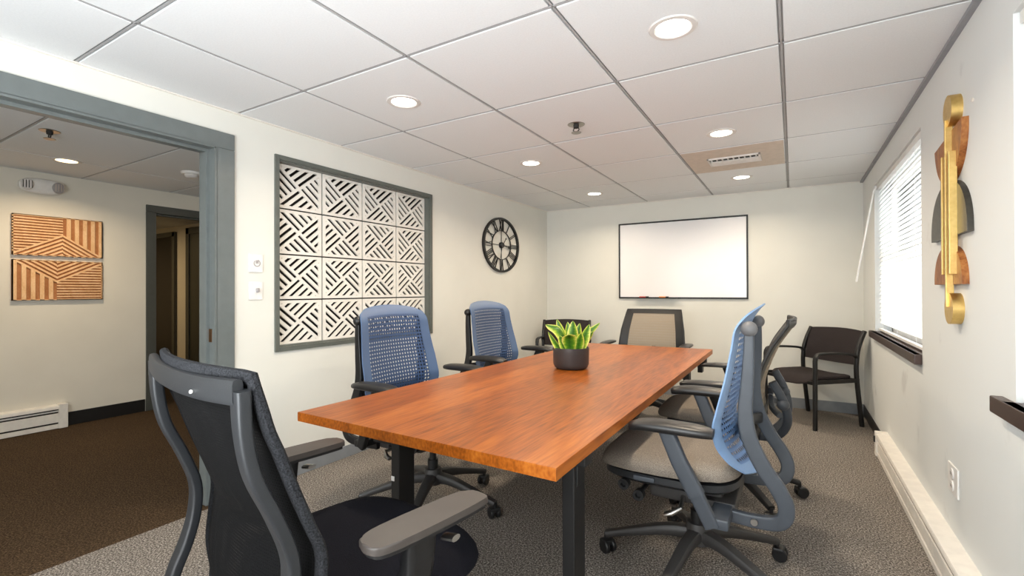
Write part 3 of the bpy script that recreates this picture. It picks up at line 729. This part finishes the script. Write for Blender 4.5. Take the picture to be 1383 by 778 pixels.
# ------------------------------------------------------------ conference table
TB = thing('conference_table', 'long cherry wood conference table with black metal legs', 'table', (-1.115, 2.64, 0))
q = [(-1.695, 1.19), (-.552, 1.162), (-.560, 4.11), (-1.640, 4.075)]
q = [(x + 1.115, y - 2.64) for x, y in q]
MB().prism(q, .704, .740, None, .0025).build('tabletop', 'table_wood', TB)
for i, (x, y) in enumerate(((-1.352, 1.42), (-.612, 1.42), (-1.50, 3.80), (-.70, 3.80))):
    x += 1.115; y -= 2.64
    l = MB(); l.box(x - .022, x + .022, y - .045, y + .045, .02, .69, .006); l.box(x - .03, x + .03, y - .06, y + .06, .0, .022, .004); lg = l.build('leg', 'black_metal', TB)
    if i == 0: tag(MB().box(x - .018, x - .002, y - .047, y - .0452, .47, .488).build('sticker', 'white_plastic', lg), 'tiny white sticker')
for y in (1.42, 3.80):
    m = MB(); yy = y - 2.64; x0, x1 = (-1.49 + 1.115, -.56 + 1.115)
    m.box(x0, x1, yy - .03, yy + .03, .665, .704, .004); m.box(x0, x0 + .13, yy - .03, yy + .03, .60, .668, .004); m.box(-.62 + 1.115, -.585 + 1.115, yy - .03, yy + .03, .60, .668, .004); m.build('crossbar', 'black_metal', TB)
m = MB(); m.box(-.26 + .02, -.20 + .02, -1.2, 1.2, .64, .70, .004); m.box(.20, .26, -1.2, 1.2, .64, .70, .004); m.build('stretcher', 'black_metal', TB)

# ------------------------------------------------------------ potted plant
PP = thing('potted_plant', 'leafy variegated plant in a charcoal pot on the table', 'plant', (-1.178, 2.70, .74))
MB().lathe([(0, 0), (.085, 0), (.100, .010), (.109, .03), (.111, .13), (.106, .13), (.103, .105), (0, .105)], 44).build('pot', 'pot', PP)
MB().lathe([(0, .112), (.06, .113), (.1025, .108)], 30).build('soil', 'soil', PP)
e1 = Vector((.915, .402, 0)); e2 = Vector((-.402, .915, 0))
def leaf(tip, width, base=(0, 0), bend=.02, tw=0):
    b = e1 * base[0] + e2 * base[1] + Vector((0, 0, .105)); tp = e1 * tip[0] + e2 * tip[1] + Vector((0, 0, tip[2]))
    ax = tp - b; mid = (b + tp) / 2 + Vector((0, 0, bend)); pts = cr([b, b.lerp(mid, .5) + Vector((0, 0, bend * .3)), mid, mid.lerp(tp, .55), tp], 3)
    view = Vector((e2.x, e2.y, -.25)).normalized(); side = ax.cross(view).normalized()
    side = (Matrix.Rotation(tw, 3, ax.normalized()) @ side); nrm = side.cross(ax.normalized())
    N = len(pts) - 1
    def fn(u, v):
        i = min(int(v * N), N - 1); f = v * N - i; p = pts[i].lerp(pts[i + 1], f)
        w = width * (math.sin(math.pi * min(1, .16 + .84 * v)) ** .75) * (1 - .25 * v) if v < 1 else .0006
        a = (u - .5) * 2
        return p + side * (a * max(w, .0006) / 2) + nrm * (a * a * w * .16)
    return MB().sheet(fn, 8, 14, .0022).build('leaf', 'leaf', PP)
for a in [((-.155, -.02, .268), .092, (-.01, .01), .055, .75), ((-.088, .08, .296), .060, (-.03, .05), .01, .1), ((.012, .02, .290), .082, (.015, .02), .012, .25),
          ((-.02, .07, .280), .060, (-.01, .05), .012, -.3), ((.180, .06, .276), .048, (.05, .03), .03, -.25), ((.112, -.03, .272), .082, (.045, -.01), .0, -.55),
          ((-.015, -.105, .215), .100, (-.005, -.04), .030, .1), ((-.138, -.05, .226), .060, (-.03, -.03), -.022, .7), ((-.07, -.06, .205), .062, (-.03, -.04), .012, .5),
          ((.062, -.08, .222), .066, (.04, -.03), .012, -.4), ((.055, .06, .272), .060, (.03, .05), .01, .2), ((.135, .0, .226), .056, (.06, -.01), .02, .3)]: leaf(*a)

# ------------------------------------------------------------ chairs
def five_star(root, rad, zh, arm_h, m, rot=0, hub_r=.045):
    b = MB(); b.lathe([(0, zh - .085), (hub_r + .012, zh - .085), (hub_r + .008, zh - .03), (hub_r, zh), (0, zh)], 24)
    for k in range(5):
        a = rot + k * 2 * math.pi / 5; c, s = math.cos(a), math.sin(a)
        pts = [(c * r_, s * r_, z) for r_, z in ((.02, zh - .05), (.12, zh - .055), (rad * .6, zh - .085), (rad, .082))]
        P2 = cr(pts, 4); n = len(P2)
        b.tube(P2, [(.066 - .026 * i / (n - 1), .060 - .030 * i / (n - 1)) for i in range(n)], (0, 0, 1), 10, 3.2)
    b.build('base', m, root)
    for k in range(5):
        a = rot + k * 2 * math.pi / 5; c, s = math.cos(a), math.sin(a); aa = a + .9 + k
        w = MB()
        for o_ in (-.019, .019):
            w.lathe([(0, -.010), (.027, -.010), (.031, -.006), (.031, .006), (.027, .010), (0, .010)], 22, Matrix.Translation((c * rad, s * rad, .031)) @ Matrix.Rotation(aa, 4, 'Z') @ Matrix.Translation((o_, .012, 0)) @ Matrix.Rotation(R(90), 4, 'Y'))
        w.lathe([(0, .030), (.010, .030), (.010, .085), (0, .085)], 12, Matrix.Translation((c * rad, s * rad, 0)))
        w.box(-.030, .030, -.016, .030, .036, .062, .008, Matrix.Translation((c * rad, s * rad, 0)) @ Matrix.Rotation(aa, 4, 'Z'))
        w.build('caster', 'black_plastic', root)
def gas_lift(root, z0, z1, m='black_plastic'):
    MB().lathe([(0, z0), (.030, z0), (.030, z0 + (z1 - z0) * .45), (.019, z0 + (z1 - z0) * .45), (.019, z1), (0, z1)], 20).build('gas_lift', m, root)

UP_TAB = smooth_tab([(1.068, -.205), (.974, -.214), (.863, -.214), (.765, -.208), (.68, -.214)][::-1])
def cell_chair(name, label, loc, rz, arm_z, star=0, group='task chairs with blue cellular backs'):
    t = thing(name, label, 'office chair', loc, rz, group)
    # seat
    def zo(x, y): return -.055 * max(0, (y - .16) / .22) ** 2 + .012 * max(0, (-y - .05) / .2) + .010 * (abs(x) / .28) ** 2 * (1 if y > -.2 else .6)
    c = MB().cushion(.295, .285, [(.03, .470), (.004, .478), (0, .492), (.004, .512), (.018, .530), (.05, .541), (.11, .545), (.2, .543), (.27, .541)], 3.6, 48, zo)
    bmesh.ops.translate(c.bm, verts=c.bm.verts, vec=(0, .095, 0)); c.build('seat', 'seat_tan', t)
    def zo2(x, y): return -.05 * max(0, (y - .16) / .22) ** 2
    p_ = MB().cushion(.275, .275, [(.06, .425), (.015, .436), (0, .45), (0, .476)], 3.6, 40, zo2); bmesh.ops.translate(p_.bm, verts=p_.bm.verts, vec=(0, .09, 0)); p_.build('seat_pan', 'mid_grey_plastic', t)
    # mechanism
    m = MB(); m.box(-.16, .16, -.12, .17, .345, .43, .02); m.box(-.20, .20, -.17, -.03, .350, .40, .012); mech = m.build('tilt_mechanism', 'base_plastic', t)
    for s in (-1, 1):
        k = MB()
        for y, z in ((.24, .425), (.18, .392)): k.lathe([(.012, 0), (.022, 0), (.022, .03), (.012, .03), (.012, .012), (0, .012)], 20, Matrix.Translation((s * .255, y, z)) @ Matrix.Rotation(R(s * 90), 4, 'Y'))
        k.tube([(s * .15, .18, .392), (s * .26, .18, .392)], (.02, .02), (0, 0, 1), 10); k.tube([(s * .15, .24, .425), (s * .26, .24, .425)], (.02, .02), (0, 0, 1), 10)
        k.build('knob', 'black_plastic', mech)
        k = MB(); k.tube([(s * .15, .03, .375), (s * .27, .02, .37), (s * .285, .05, .352), (s * .285, .075, .345)], [(.016, .016), (.018, .018), (.03, .02), (.034, .016)], (0, 0, 1), 10); k.build('lever', 'chrome', mech)
        MB().box(s * .278 - .006, s * .278 + .006, .115, .20, .452, .472, .004).build('side_grip', 'grey_plastic', mech)
    gas_lift(t, .19, .36); five_star(t, .40, .215, .05, 'base_plastic', star)
    # uprights with ball caps
    for s in (-1, 1):
        pts = [(s * .243, -.222, 1.066), (s * .246, -.220, .974), (s * .247, -.214, .863), (s * .248, -.208, .765), (s * .248, -.222, .672), (s * .246, -.268, .572), (s * .243, -.312, .505), (s * .238, -.338, .440), (s * .232, -.318, .384), (s * .222, -.24, .366), (s * .21, -.10, .366)]
        P2 = cr(pts, 5); n = len(P2)
        u = MB(); u.tube(P2, [(interp([(0, .032), (.1, .038), (.35, .054), (.6, .056), (.8, .052), (1, .044)], i / (n - 1)), .028) for i in range(n)], (1, 0, 0), 20, 6)
        uo = u.build('back_upright', 'grey_plastic', t)
        MB().sphere((s * .246, -.222, 1.075), .029, 18).build('pivot_ball', 'ball_grey', uo)
        MB().lathe([(0, 0), (.012, 0), (.012, .008), (0, .008)], 14, Matrix.Translation((s * .242, -.235, .37)) @ Matrix.Rotation(R(s * 90), 4, 'Y')).build('bolt', 'chrome', uo)
    # back
    prof = smooth_tab([(.530, -.205), (.560, -.165), (.626, -.115), (.701, -.102), (.756, -.112), (.880, -.142), (.999, -.164), (1.070, -.176), (1.115, -.205), (1.140, -.232)], 5)
    def fn(u, v):
        z = .530 + v * .610; a = (u - .5) * 2
        hw = interp([(0, .215), (.07, .262), (.25, .298), (.5, .292), (.75, .272), (.9, .265), (.96, .25), (1, .20)], v)
        crown = .022 * (1 - a * a) * max(0, (v - .72) / .28) ** 1.5
        dip = -.022 * (1 - a * a) * max(0, 1 - v / .18)
        y = interp(prof, z); wrap = .055 * (1 - .45 * v) * (a * a - 1)
        return (a * hw, y + wrap, z + crown + dip)
    MB().sheet(fn, 28, 44, .006).build('backrest', 'blue_back', t)
    m = MB(); m.tube(cr([(-.245, -.235, .64), (-.12, -.19, .65), (0, -.178, .655), (.12, -.19, .65), (.245, -.235, .64)], 5), (.022, .05), (0, 0, 1), 10, 3); m.build('lumbar_bar', 'mid_grey_plastic', t)
    # arms
    for s in (-1, 1):
        x = s * .365
        pad = MB(); path = cr([(x, -.115, arm_z - .022), (x, -.06, arm_z - .018), (x, .06, arm_z - .016), (x, .135, arm_z - .020), (x, .182, arm_z - .030)], 5); n = len(path)
        pad.tube(path, [(.104 * math.sin(math.pi * min(1, .13 + .74 * i / (n - 1))) ** .45, .044 * math.sin(math.pi * (.16 + .68 * i / (n - 1))) ** .5) for i in range(n)], (0, 0, 1), 16, 2.6)
        po = pad.build('armrest', 'arm_black', t)
        st = MB(); q_ = [(x, .050, arm_z - .03), (x - s * .005, .005, .585), (x - s * .012, -.055, .47)]
        st.tube(q_, [(.056, .038), (.058, .040), (.060, .042)], (1, 0, 0), 16, 5)
        st.tube([(x - s * .012, -.048, .484), (x - s * .025, -.105, .362)], (.052, .034), (1, 0, 0), 16, 5)
        st.box(min(x - s * .02, s * .18), max(x - s * .02, s * .18), -.16, -.09, .355, .395, .008)
        st.build('arm_post', 'grey_plastic', po)
    return t

c5 = cell_chair('task_chair', 'blue-backed task chair side-on at the near right of the table, tan seat', (-.362, 2.19, 0), R(90), .725, R(97))
c2 = copy_tree(c5); c2.location = (-1.89, 2.11, 0); c2.rotation_euler = (0, 0, R(-92)); c2['label'] = 'blue-backed task chair on the left of the table in front of the lattice panel'
c3 = copy_tree(c5); c3.location = (-1.945, 3.24, 0); c3.rotation_euler = (0, 0, R(-92)); c3['label'] = 'blue-backed task chair on the left of the table below the wall clock'
def repaint(o, table):
    """another material for the same part: it is set on the object, the mesh stays shared"""
    for ch in o.children:
        if ch.material_slots:
            n = ch.name.split('.')[0]
            if n in table: ch.material_slots[0].link = 'OBJECT'; ch.material_slots[0].material = M_[table[n]]
        repaint(ch, table)
repaint(c5, {'backrest': 'blue_back_lit'})  # chair by the windows takes the painted-lit blue
for c_ in (c2, c3):                               # the left-hand pair: black frames, seats set a little lower
    c_.scale = (1, 1, .975)
    for ch in c_.children:
        n = ch.name.split('.')[0]
        if n in ('base', 'gas_lift', 'caster'): ch.location.y = .115      # slid back on its base
        if n == 'armrest': ch.location.z = .034; ch.location.y = .02                          # armrests raised
    repaint(c_, {'back_upright': 'black_plastic', 'pivot_ball': 'black_plastic', 'arm_post': 'black_plastic', 'lumbar_bar': 'black_plastic', 'seat_pan': 'black_plastic'})

def mesh_chair(label, loc, rz):
    t = thing('mesh_chair', label, 'office chair', loc, rz)
    def zo(x, y): return -.05 * max(0, (y - .14) / .22) ** 2
    c = MB().cushion(.30, .285, [(.03, .440), (.004, .448), (0, .462), (.005, .482), (.02, .500), (.06, .510), (.14, .512), (.26, .510)], 3.2, 48, zo); bmesh.ops.translate(c.bm, verts=c.bm.verts, vec=(0, .06, 0)); c.build('seat', 'seat_black', t)
    MB().box(-.24, .24, -.16, .26, .405, .443, .015).build('seat_pan', 'black_plastic', t)
    MB().box(-.13, .13, -.22, .13, .335, .41, .018).build('tilt_mechanism', 'black_plastic', t)
    gas_lift(t, .19, .34); five_star(t, .40, .215, .05, 'black_plastic', R(55))
    bar = [(1.040, -.366), (.957, -.361), (.876, -.345), (.788, -.307), (.699, -.277), (.619, -.279), (.547, -.300), (.48, -.329), (.40, -.345)]
    fr = MB()
    for s in (-1, 1):
        P2 = cr([(s * (.285 - .02 * max(0, (.6 - z)) / .2), y, z) for z, y in bar] + [(s * .20, -.27, .365), (s * .10, -.16, .36)], 5); n = len(P2)
        fr.tube(P2, [(.026, interp([(0, .046), (.12, .042), (.4, .044), (.6, .050), (1, .05)], i / (n - 1))) for i in range(n)], (1, .0, 0), 20, 5)
    fr.build('back_frame', 'mid_grey_plastic', t)
    mesh_tab = smooth_tab([(.44, -.225), (.52, -.235), (.60, -.228), (.69, -.222), (.756, -.246), (.839, -.278), (.917, -.305), (.963, -.323), (1.05, -.345)], 5)
    def fn(u, v):
        z = .44 + v * .618; a = (u - .5) * 2; hw = interp([(0, .30), (.2, .305), (.5, .302), (.9, .296), (1, .285)], v)
        return (a * hw, interp(mesh_tab, z) - .040 * (1 - a * a) * (1 - .55 * v) - .018 * (1 - a * a), z)
    MB().sheet(fn, 24, 36, .006).build('backrest', 'black_mesh', t)
    ed = []
    for k in range(0, 37): ed.append(fn(0, k / 36))
    for k in range(1, 24): ed.append(fn(k / 24, 1))
    for k in range(36, -1, -1): ed.append(fn(1, k / 36))
    for k in range(23, 0, -1): ed.append(fn(k / 24, 0))
    e_ = MB(); e_.tube(ed, (.032, .022), (0, 1, .2), 10, 2.4, True); e_.build('edge_binding', 'edge_fabric', t)
    tr = MB(); tr.tube(cr([(-.285, -.370, 1.036), (-.15, -.386, 1.031), (0, -.391, 1.029), (.15, -.386, 1.031), (.285, -.370, 1.036)], 5), (.020, .050), (0, 0, 1), 10, 4); tro = tr.build('top_rail', 'mid_grey_plastic', t)
    MB().sphere((.13, -.400, 1.022), .004, 10).build('rivet', 'white_plastic', tro)
    for s in (-1, 1):
        x = s * .345; az = .695
        pl = [(-.030, -.160), (.012, -.168), (.043, -.135), (.047, .02), (.040, .15), (.026, .170), (-.012, .170), (-.036, .155), (-.046, .08), (-.046, -.10)]
        PL = [(p.x, p.y) for p in cr([(a, b, 0) for a, b in pl + pl[:1]], 4)][:-1]
        pad = MB(); pad.prism([(x + a, b + .015) for a, b in PL], az - .017, az, None, .005); po = pad.build('armrest', 'arm_taupe', t)
        un = MB(); un.prism([(x + a * .92, b * .96 + .015) for a, b in PL], az - .027, az - .017, None, 0); un.build('pad_tray', 'black_plastic', po)
        st = MB(); st.tube([(x, -.01, az - .026), (x, -.015, az - .10), (x - s * .01, -.03, .50), (x - s * .03, -.04, .40), (s * .18, -.04, .385)], [(.085, .050), (.080, .046), (.070, .042), (.066, .04), (.06, .035)], (1, .0, .01), 12, 4); st.build('arm_post', 'black_plastic', po)
        b = MB(); b.tube([(x + s * .0 + .02, .05, az - .055), (x + .055, .055, az - .050)], (.03, .014), (0, 0, 1), 10, 2.2); tag(b.build('height_button', 'chrome', po))
    return t
mesh_chair('black mesh-backed task chair at the near end of the table, seen from behind', (-1.08, .90, 0), R(-10))

def frame_chair(label, loc, rz, curl=0, star=0, spine=False):
    """black-framed chair with a tan woven back"""
    t = thing('conference_chair', label, 'office chair', loc, rz)
    def zo(x, y): return -.05 * max(0, (y - .14) / .22) ** 2
    c = MB().cushion(.29, .28, [(.03, .465), (.004, .474), (0, .488), (.005, .506), (.02, .522), (.06, .531), (.14, .534), (.26, .532)], 3.4, 44, zo); bmesh.ops.translate(c.bm, verts=c.bm.verts, vec=(0, .10, 0)); c.build('seat', 'seat_tan', t)
    MB().box(-.25, .25, -.12, .30, .43, .468, .015).build('seat_pan', 'black_plastic', t)
    MB().box(-.12, .12, -.18, .16, .345, .435, .02).build('tilt_mechanism', 'base_plastic', t)
    gas_lift(t, .19, .35); five_star(t, .40, .215, .05, 'black_plastic', star)
    prof = smooth_tab([(.50, -.175), (.60, -.165), (.70, -.172), (.80, -.198 - curl * .1), (.90, -.232 - curl * .3), (.97, -.262 - curl * .65), (1.03, -.29 - curl)], 5)
    def fn(u, v):
        z = .52 + v * (.50 + curl); a = (u - .5) * 2; hw = interp([(0, .30), (.3, .315), (.6, .30), (1, .262)], v)
        return (a * hw, interp(prof, z) - .035 * (1 - a * a), z)
    MB().sheet(lambda u, v: fn(.10 + u * .80, .05 + .90 * v), 20, 24, .008).build('backrest', 'tan_mesh', t)
    ed = [fn(0, k / 20) for k in range(21)] + [fn(k / 16, 1) for k in range(1, 16)] + [fn(1, k / 20) for k in range(20, -1, -1)] + [fn(k / 16, 0) for k in range(15, 0, -1)]
    m = MB()
    EI = [Vector(fn(.045 + .91 * 0, k / 20)) for k in range(21)]
    m.sheet(lambda u, v: fn(u * .125, v), 4, 24, .014); m.sheet(lambda u, v: fn(1 - u * .125, v), 4, 24, .014)
    m.sheet(lambda u, v: fn(u, 1 - .075 * v), 20, 3, .014); m.sheet(lambda u, v: fn(u, .075 * v), 20, 3, .014)
    m.tube(ed, (.018, .018), (0, 1, .2), 8, 2.2, True)
    m.build('back_frame', 'black_plastic', t)
    m = MB()
    if spine:
        for s in (-1, 1):
            m.tube(cr([(s * .05, -.14, .375), (s * .10, -.26, .40), (s * .16, -.32, .50), (s * .19, -.30, .62), (s * .21, -.25, .72)], 5), (.045, .03), (1, 0, 0), 12, 3)
            m.tube(cr([(s * .19, -.285, .54), (s * .10, -.245, .56), (0, -.235, .60), (s * .02, -.235, .66)], 4), (.03, .03), (0, 0, 1), 10, 3)
            m.sphere((s * .19, -.30, .60), .032, 14)
    else:
        m.tube(cr([(0, -.14, .38), (0, -.25, .41), (0, -.275, .52), (0, -.25, .66)], 5), (.12, .03), (1, 0, 0), 12, 3.4)
    m.build('back_support', 'grey_plastic' if spine else 'black_plastic', t)
    for s in (-1, 1):
        x = s * .365; az = .722
        pad = MB(); path = [(x, -.13, az - .016), (x, -.10, az - .014), (x, .0, az - .013), (x, .10, az - .014), (x, .17, az - .018), (x, .195, az - .026)]
        pad.tube(path, [(.05, .018), (.082, .028), (.092, .030), (.090, .029), (.078, .026), (.05, .016)], (0, 0, 1), 14, 3); po = pad.build('armrest', 'arm_black', t)
        st = MB(); st.tube([(x, .03, az - .026), (x, .02, az - .07), (x - s * .01, -.03, .52), (x - s * .03, -.06, .42), (s * .2, -.06, .41)], [(.07, .045), (.055, .036), (.055, .04), (.055, .04), (.05, .035)], (1, 0, .01), 12, 3.5); st.build('arm_post', 'black_plastic', po)
    return t
frame_chair('black-framed chair with a tan woven back at the far end of the table', (-1.20, 4.52, 0), R(180), 0, .3)
frame_chair('tan-seated chair mostly hidden behind the near right blue-backed chair', (-.35, 3.13, 0), R(90), .035, R(2), True)

def guest_chair(label, loc, rz):
    t = thing('guest_chair', label, 'chair', loc, rz, 'black four-legged guest chairs')
    W, F, B = .285, .235, -.235
    for s in (-1, 1):
        MB().tube([(s * W, F, 0), (s * W, F - .004, .60), (s * W, F - .012, .632)], (.034, .034), (0, 1, 0), 12, 3).build('leg', 'black_metal', t)
        MB().tube(cr([(s * W, B - .035, 0), (s * W, B + .02, .42), (s * W, B + .02, .60), (s * (W - .002), B - .01, .72), (s * (W - .004), B - .075, .845)], 5), (.034, .034), (0, 1, 0), 12, 3).build('leg', 'black_metal', t)
        MB().tube(cr([(s * W, F - .008, .620), (s * W, F - .03, .652), (s * W, F - .10, .660), (s * W, 0, .658), (s * W, B + .06, .640), (s * W, B + .015, .600)], 5), (.040, .022), (0, 0, 1), 12, 3).build('armrest', 'black_plastic', t)
    m = MB()
    for s in (-1, 1): m.box(s * W - .012, s * W + .012, B, F, .395, .43, .004)
    m.box(-W, W, F - .03, F - .005, .385, .415, .004); m.box(-W, W, B + .01, B + .035, .395, .425, .004); m.build('seat_rail', 'black_metal', t)
    def zo(x, y): return -.028 * (1 - (x / .28) ** 2) - .03 * max(0, (y - .14) / .1) ** 2
    c = MB().cushion(.268, .255, [(.03, .425), (.004, .432), (0, .444), (.006, .458), (.03, .468), (.09, .470), (.2, .470)], 4, 44, zo); c.build('seat', 'guest_fabric', t)
    def fn(u, v):
        a = (u - .5) * 2; z = .545 + .295 * v; hw = .272
        return (a * hw, interp([(0, B + .005), (.4, B - .012), (.7, B - .038), (1, B - .078)], v) - .055 * (1 - a * a), z + .012 * (1 - a * a) * (1 if v > .5 else -1) * abs(v - .5) * 2)
    MB().sheet(fn, 20, 14, .026).build('backrest', 'guest_fabric', t)
    return t
g1 = guest_chair('black guest chair with arms in the back right corner by the window', (.128, 5.23, 0), R(134))
g2 = copy_tree(g1); g2.location = (-2.33, 5.14, 0); g2.rotation_euler = (0, 0, R(198)); g2['label'] = 'black guest chair with arms in the back left corner behind the plant'
